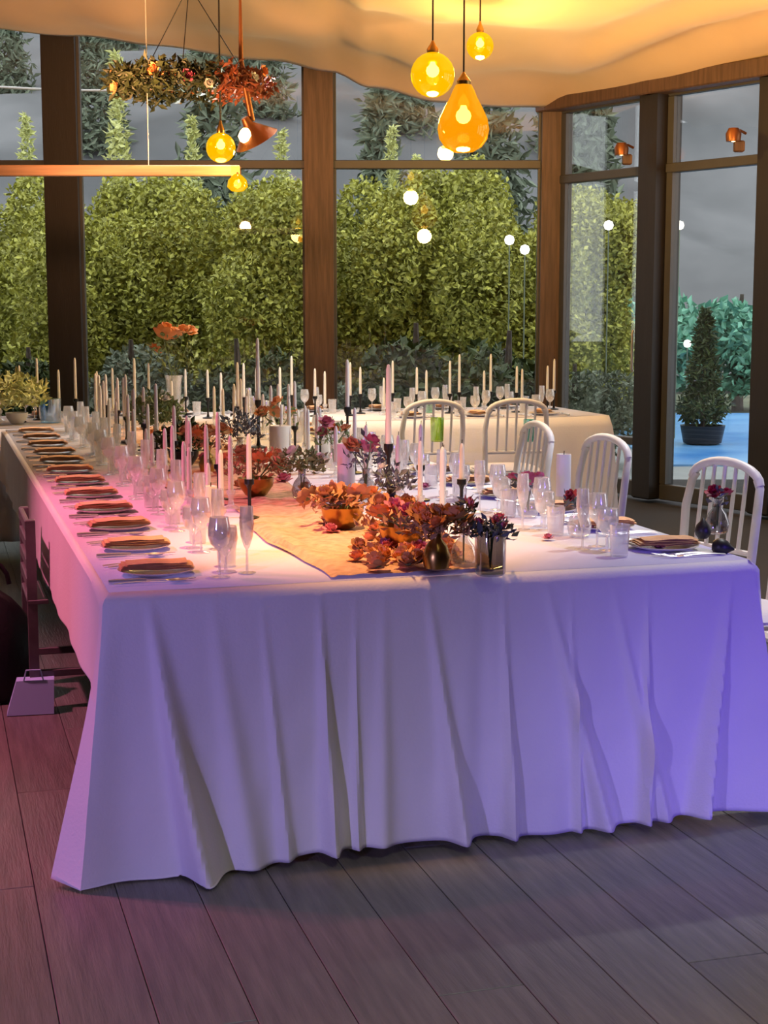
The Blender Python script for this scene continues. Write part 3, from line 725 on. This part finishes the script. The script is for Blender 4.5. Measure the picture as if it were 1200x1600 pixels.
# ------------------------------------------------------------------ left edge of the picture: grey chair, black bag, card bag, bottle
gch = thing('grey_chair', 'grey wooden slatted chair at the left edge of the picture', 'chair', T(.11, 1.98), TH-R(90))
gch.scale = (1, 1, .9)
for sx in (-1, 1):
    MB().box((sx*.19, .19, .22), (.035, .035, .44), bev=.004).build('leg', 'grey', gch, False)
    MB().box((sx*.19, -.19, .395), (.035, .035, .79), bev=.004).build('leg', 'grey', gch, False)
    MB().box((sx*.19, 0, .15), (.022, .36, .03), bev=.003).build('stretcher', 'grey', gch, False)
MB().box((0, .19, .19), (.36, .022, .03), bev=.003).build('stretcher', 'grey', gch, False)
for k in range(5): MB().box((0, -.17+k*.088, .452), (.42, .075, .02), bev=.004).build('seat_slat', 'grey', gch, False)
for z in (.53, .61, .69, .765): MB().box((0, -.2, z), (.40, .018, .045), bev=.004).build('back_slat', 'grey', gch, False)
bagm = MB()
def bagf(s, t):
    a = 2*math.pi*s; z = .46*t
    k = math.sin(math.pi*min(1, .18+.86*t))**.45 if t < 1 else 0
    w_ = .20*(k if t > 0 else .8)*(1+.05*math.sin(3*a)); d_ = .13*(k if t > 0 else .8)
    return (w_*math.cos(a), d_*math.sin(a), z-.02*t*math.cos(a*2))
bagm.grid(bagf, 28, 14)
bg_ = thing('black_bag', 'rounded black bag standing on the floor at the left edge', 'bag', (-1.52, 5.72, 0), R(10))
bagm.build('bag_body', 'black', bg_)
MB().tube([(.1*math.cos(a), 0, .44+.10*math.sin(a)) for a in [math.pi*k/8 for k in range(9)]], .009, 8).build('handle', 'black', bg_)
cb = thing('card_bag', 'small pale blue-white card bag on the floor by the black bag', 'bag', tuple(on(52, 1112, 0)), R(12))
mb = MB(); x, y, h = .075, .045, .125
mb.add([(-x*1.25, -y, 0), (x, -y, 0), (x, y, 0), (-x*1.25, y, 0), (-x*.75, -y*.7, h), (x*1.05, -y*.7, h), (x*1.05, y*.7, h), (-x*.75, y*.7, h)], [(3, 2, 1, 0), (0, 1, 5, 4), (1, 2, 6, 5), (2, 3, 7, 6), (3, 0, 4, 7), (4, 5, 6, 7)])
mb.build('bag_body', 'paper', cb, False)
MB().tube([(-.03, -.03, h), (-.02, -.035, h+.04), (.03, -.035, h+.04), (.04, -.03, h)], .003, 6).build('handle', 'paper', cb)
tag(MB().lathe([(.03, 0), (.034, .006), (.034, .12), (.014, .16), (.012, .20), (.015, .205), (.015, .22), (0, .222)], 16).build('bottle', 'teal', loc=(-1.44, 6.0, 0)), 'small teal glass bottle on the floor behind the card bag', 'bottle')

# ------------------------------------------------------------------ pendant lamps
def pendant(lab, px, py, Y, kind, r, power, m='amber', ztop=3.75):
    p = at(px, py, Y)
    t = thing('pendant_lamp', lab, 'lamp', (p.x, p.y, p.z), 0, 'amber glass pendant lamps')
    if kind == 'globe':
        prof_ = [(r*.25, r*.97)]+[(r*math.cos(a), r*math.sin(a)) for a in [R(75-k*15) for k in range(11)]]+[(0, -r)]
        zc = r*.97
    else:
        prof_ = [(r*.30, r*1.62), (r*.42, r*1.40), (r*.52, r*1.15), (r*.72, r*.8), (r*.93, r*.35), (r, -.05*r), (r*.93, -r*.42), (r*.72, -r*.72), (r*.4, -r*.9), (0, -r*.95)]
        zc = r*1.62
    MB().lathe(prof_[::-1], 28, close=True).build('glass_shade', m, t)
    MB().lathe([(0, -.0), (r*.26, .0), (r*.28, .02), (r*.12, .05), (.006, .07), (0, .07)], 16, (0, 0, zc)).build('cap', 'brass', t)
    MB().tube([(0, 0, zc+.06), (0, 0, ztop-p.z)], .005, 6).build('cord', 'darkmetal', t)
    br = r*.30; bz = r*.18 if kind == 'globe' else r*.45
    MB().lathe([(0, -br)]+[(br*math.cos(a), br*math.sin(a)) for a in (R(-60), R(-30), 0, R(30), R(60))]+[(br*.35, br*1.3), (0, br*1.3)], 14, (0, 0, bz)).build('bulb', 'bulb', t)
    l = light('lamp_light', 'POINT', (0, 0, -r*1.5), power*1.6, (1.0, .66, .18), None, .08); l.parent = t
    return t
pendant('round amber glass pendant, left of the three over the table', 676, 117, 9.3, 'globe', .130, 26)
pendant('small bright amber pendant, highest of the three against the canopy', 750, 72, 10.2, 'globe', .088, 30)
pendant('large teardrop amber pendant, lowest of the three', 724, 200, 8.8, 'tear', .145, 22, 'amber2')
pendant('small round amber pendant below the flower hoop', 345, 231, 9.0, 'globe', .085, 8)

# ------------------------------------------------------------------ flower hoop, copper cone lamp, pine beam
hp = at(298, 130, 9.2); HR = .40
hoop = thing('flower_hoop', 'hanging floral hoop of dark green and rust leaves below the canopy', 'wreath', hp, 0)
MB().tube([(HR*math.cos(a), HR*math.sin(a), 0) for a in [2*math.pi*k/40 for k in range(41)]], .012, 8).build('ring', 'copper', hoop)
def ringfn(a0, a1, rad):
    def fn(rd_):
        a = rd_.uniform(a0, a1); b = rd_.uniform(0, 6.283); r = rad*math.sqrt(rd_.random())*(.7+.5*math.sin(a*3+1)**2)
        return ((HR+r*math.cos(b))*math.cos(a), (HR+r*math.cos(b))*math.sin(a), r*math.sin(b)*.9)
    return fn
obj('green_leaves', leaf_cloud(1500, ringfn(R(70), R(300), .085), .06, 'leafk', seed=41), hoop)
obj('rust_leaves', leaf_cloud(620, ringfn(R(-62), R(72), .075), .055, 'leafb', seed=42), hoop)
for a, m, r, dz in ((205, 'peach', .045, -.05), (190, 'orange', .03, .05), (250, 'orange', .04, .02), (275, 'rose', .04, -.02), (310, 'peach', .035, .0), (345, 'orange', .04, .05), (20, 'rose', .035, .03), (290, 'white', .03, -.06), (330, 'white', .035, .0)):
    obj('bloom', BL[m][0], hoop, ((HR+.04)*math.cos(R(a)), (HR+.04)*math.sin(R(a)), dz), rot=(R(80), 0, R(a+90)), scale=r)
for a in (30, 150, 270): MB().tube([(HR*math.cos(R(a)), HR*math.sin(R(a)), 0), (0, 0, .55), (0, 0, .9)], .003, 5).build('cord', 'darkmetal', hoop)

cp = at(394, 206, 9.1)
cone = thing('cone_lamp', 'copper lamp with flared cone shade hanging under the flower hoop', 'lamp', cp)
shade = MB().lathe([(.135, -.055), (.13, -.052), (.06, .02), (.03, .05), (.022, .09), (0, .09)], 24, close=True).build('lamp_shade', 'copper', cone)
shade.rotation_euler = (R(20), R(-28), 0)
MB().tube([(0, 0, .06), (-.03, 0, .22), (-.06, 0, .40), (-.06, 0, .95)], [.018, .018, .014, .004], 10).build('stem', 'copper', cone)
MB().lathe([(0, -.045), (.030, -.03), (.043, 0), (.030, .03), (.015, .045), (0, .045)], 14, (-.035, -.05, -.03)).build('bulb', 'glow', cone)
l = light('lamp_light', 'POINT', (-.04, -.02, -.12), 6, (1, .66, .3), None, .05); l.parent = cone

b0, b1 = at(-260, 266, 9.3), at(364, 267, 9.3)
bm_ = thing('pine_beam', 'long pale pine beam hanging level across the upper left', 'beam', b1)
L_ = (b1-b0).length
MB().box((-L_/2, 0, 0), (L_, .07, .062), bev=.006).build('beam', 'beam', bm_, False)
for x in (-.5, -L_+.3): MB().tube([(x, 0, .03), (x, 0, 1.40)], .003, 5).build('hanging_wire', 'steel', bm_)
MB().box((.02, 0, -.005), (.05, .08, .07), bev=.006).build('end_bracket', 'copper', bm_, False)
ep = at(371, 284, 9.25)
el = thing('beam_lamp', 'little amber lamp under the end of the pine beam', 'lamp', ep)
MB().lathe([(0, -.06), (.035, -.055), (.062, -.03), (.055, .01), (.03, .035), (.015, .045), (0, .045)], 18).build('glass_shade', 'amber', el)
MB().lathe([(0, -.03), (.018, -.02), (.024, 0), (.012, .02), (0, .022)], 12, (0, 0, -.01)).build('bulb', 'glow', el)
MB().tube([(0, 0, .04), (0, .03, .062)], .008, 8).build('neck', 'copper', el)

# wall spots on the posts of the angled side
for px, py, Y, lab in ((971, 236, 11.86, 'left'), (1146, 214, 10.90, 'right')):
    p = at(px, py, Y)
    s_ = thing('wall_spotlight', 'small copper wall spotlight, %s of the two on the window posts' % lab, 'lamp', p, 0, 'copper wall spotlights')
    MB().lathe([(.045, -.03), (.05, -.03), (.055, .02), (.035, .06), (0, .06)], 16, (0, 0, 0), close=True).build('shade', 'copper', s_)
    MB().lathe([(0, -.035), (.03, -.025), (.034, 0), (.02, .02), (0, .02)], 12).build('bulb', 'glow', s_)
    MB().tube([(0, 0, .05), (.05, .04, .05), (.10, .06, .03)], .01, 8).build('bracket', 'copper', s_)
    MB().box((.05, .04, -.06), (.07, .05, .08), bev=.01).build('base', 'timber', s_)

# ------------------------------------------------------------------ outside
struct(MB().box((0, 40, -.30), (120, 53.6, .2)).build('lawn', 'lawn', smooth=False))
def hillf(s, t):
    x = -55+110*s; y = 30+45*t
    z = -.4+22*t**.9+2.2*noise.noise(Vector((x*.09, y*.09, 2)))+.6*noise.noise(Vector((x*.4, y*.4, 5)))
    return (x, y, z)
hl = struct(MB().grid(hillf, 120, 60).build('hillside', 'hill'))
def bush_mesh(rx, ry, h, n, size, m, seed):
    lumps = []
    r_ = random.Random(seed)
    for _ in range(12): lumps.append((r_.uniform(-.5, .5)*rx, r_.uniform(-.5, .5)*ry, h*r_.uniform(.22, .8), r_.uniform(.34, .48)))
    def fn(rd_):
        cx, cy, cz_, k = rd_.choice(lumps)
        a = rd_.uniform(0, 6.283); e = math.asin(rd_.uniform(-1, 1)); q = rd_.uniform(.75, 1.0)*k
        return (cx+rx*q*math.cos(a)*math.cos(e), cy+ry*q*math.sin(a)*math.cos(e), max(.02, cz_+h*.5*q*math.sin(e)))
    return leaf_cloud(n, fn, size, m, 'foliage', seed, .6)
def trunk(r, h):
    return MB().tube([(0, 0, -.1), (.03, 0, h*.4), (0, .03, h)], [r, r*.8, r*.3], 8).mesh('trunk', 'bark')
bushA = [bush_mesh(1.3, .95, 3.2, 24000, .075, 'leafo', s) for s in (51, 52, 53)]
bushB = [bush_mesh(.9, .8, 1.5, 3500, .13, 'leafd', s) for s in (54, 55)]
bushG = [bush_mesh(1.2, 1.0, 1.5, 8000, .09, 'leafg', s) for s in (56, 57)]
bushM = bush_mesh(1.2, 1.0, 1.7, 4500, .15, 'leafm', 58)
tr = trunk(.09, 1.6)
def shrub(name, me, p, lab, group, s=1.0, rz=0, cat='bush'):
    t = thing(name, lab, cat, p, rz, group); t.scale = (s,)*3
    obj('foliage', me, t); obj('trunk', tr, t); return t
for k, (x, y, s) in enumerate(((-5.6, 18.6, 1.0), (-4.0, 18.0, .98), (-2.7, 18.8, 1.02), (-1.3, 18.1, .96), (.1, 18.7, 1.02), (1.4, 18.2, .95), (2.9, 19.4, .95))):
    shrub('olive_bush', bushA[k % 3], (x, y, -.2), 'big olive bush in the front row behind the glazed wall, %s' % (['leftmost', 'second from left', 'third from left', 'fourth from left', 'fifth from left', 'sixth from left', 'rightmost'][k]), 'olive bushes outside', s, k*1.3)
for k, (x, y, s) in enumerate(((-6.6, 20.9, 1.1), (-4.9, 20.7, 1.12), (-3.3, 21, 1.08), (-1.9, 20.6, 1.12), (-.6, 21, 1.1), (.8, 20.7, 1.12), (2.2, 21.3, 1.1))):
    shrub('olive_bush', bushA[(k+1) % 3], (x, y, -.2), 'olive bush in the rear row outside, %s' % (['leftmost', 'second from left', 'third from left', 'fourth from left', 'fifth from left', 'sixth from left', 'rightmost'][k]), 'olive bushes outside', s, k*2.1)
for k, (x, y, s) in enumerate(((-3.6, 15.6, .8), (-1.5, 15.9, .85), (.35, 15.7, .95), (1.3, 16.0, .9))):
    shrub('dark_bush', bushB[k % 2], (x, y, -.2), 'low dark green bush close to the glass, %s' % ['leftmost', 'second from left', 'third from left', 'rightmost'][k], 'dark bushes outside', s, k)
for k, (x, y, s) in enumerate(((-4.9, 15.3, .8), (-2.5, 15.4, .85), (-.6, 15.2, .75), (1.9, 15.4, .7))):
    shrub('grey_bush', bushG[k % 2], (x, y, -.2), 'low grey-green bush against the glass, %s' % ['leftmost', 'second from left', 'third from left', 'rightmost'][k], 'grey-green bushes outside', s, k*2)
def conifer_mesh(r, h, n, size, m, seed):
    def fn(rd_):
        t = rd_.random()**1.3; a = rd_.uniform(0, 6.283); q = r*(1-t)*(.55+.45*math.sin(t*h*7)**2)*math.sqrt(rd_.uniform(.3, 1))+.02
        return (q*math.cos(a), q*math.sin(a), .15+(h-.2)*t)
    return leaf_cloud(n, fn, size, m, 'foliage', seed, .35)
conL = conifer_mesh(.55, 5.4, 2200, .13, 'leafl', 61); conG = conifer_mesh(1.5, 6.5, 2600, .42, 'leafg', 62); conD = conifer_mesh(.34, 1.45, 2600, .09, 'leafd', 63)
for k, (px, top, Y) in enumerate(((40, 175, 22), (182, 78, 21.5), (300, 180, 22.5), (440, 200, 22), (612, 195, 22), (650, 240, 21))):
    p = at(px, top, Y)
    shrub('slender_conifer', conL, (p.x, p.y, -.2), 'slender pale conifer rising above the bushes, %s' % (LEFTORD[k]+' from the left' if k else 'leftmost'), 'slender conifers outside', (p.z+.2)/5.4, k, 'tree')
rd = random.Random(77)
hc = []
while len(hc) < 16:
    x, y = rd.uniform(-16, 7), rd.uniform(31, 46)
    if all(math.hypot(x-a, y-b) > 3.2 for a, b in hc) and x/y < .15: hc.append((x, y))
hc.sort(key=lambda q: q[0]/q[1])
for k, (x, y) in enumerate(hc):
    z = hillf((x+55)/110, (y-30)/45)[2]-.3
    shrub('hillside_conifer', conG, (x, y, z), 'grey-green conifer on the hazy hillside, %s from the left' % (LEFTORD[k].replace('leftmost', 'first')), 'conifers on the hillside', rd.uniform(.65, .95), rd.uniform(0, 6), 'tree')
# pool terrace on the right
struct(MB().box((5.6, 18.2, -.16), (7.2, 9.4, .10), bev=.01).build('terrace', 'stone', smooth=False))
pl = struct(MB().box((6.0, 19.2, -.105), (6.4, 7.6, .03)).build('pool', 'water', smooth=False))
for k, (x, y, s) in enumerate(((2.6, 20.6, .75), (4.2, 24.6, 1.25), (5.8, 25.2, 1.15), (7.4, 24.8, 1.2))):
    shrub('mint_bush', bushM, (x, y, -.15), 'pale mint bush beyond the pool, %s' % ['leftmost', 'second from left', 'third from left', 'rightmost'][k], 'mint bushes outside', s, k*1.7)
cp_ = on(1097, 694, -.09)
pt = thing('potted_conifer', 'dark narrow conifer in a planter at the poolside', 'tree', cp_)
MB().lathe([(.16, 0), (.22, .02), (.26, .22), (.23, .22), (.2, .18), (0, .18)], 18).build('planter', 'darkmetal', pt)
obj('foliage', conD, pt, (0, 0, .12)); MB().tube([(0, 0, .1), (0, 0, 1.3)], [.03, .01], 8).build('trunk', 'bark', pt)
# garden bollard lights and a slack cable
for k, (px, py, Y, lab) in enumerate(((796, 375, 16.6, 'left of the pair over the bushes'), (820, 390, 16.9, 'right of the pair over the bushes'), (951, 352, 17, 'seen through the narrow pane'), (1062, 352, 18.5, 'highest in the wide right pane'), (1074, 537, 21, 'low in the wide right pane'))):
    p = at(px, py, Y)
    g = thing('garden_light', 'small white garden lamp on a thin pole, %s' % lab, 'lamp', (p.x, p.y, -.2), 0, 'garden lights outside')
    h = p.z+.2
    MB().tube([(0, 0, 0), (0, 0, h-.05)], .007, 8).build('pole', 'leafg', g)
    MB().lathe([(0, -.055), (.04, -.04), (.055, 0), (.04, .04), (0, .055)], 14, (0, 0, h)).build('bulb', 'gardenbulb', g)
p0, p1 = at(-300, 104, 15), at(420, 134, 15)
tag(MB().tube([p0.lerp(p1, k/12)-Vector((0, 0, .12*math.sin(math.pi*k/12))) for k in range(13)], .012, 6).build('overhead_cable', 'ceramic'), 'pale overhead cable outside at the upper left', 'cable')
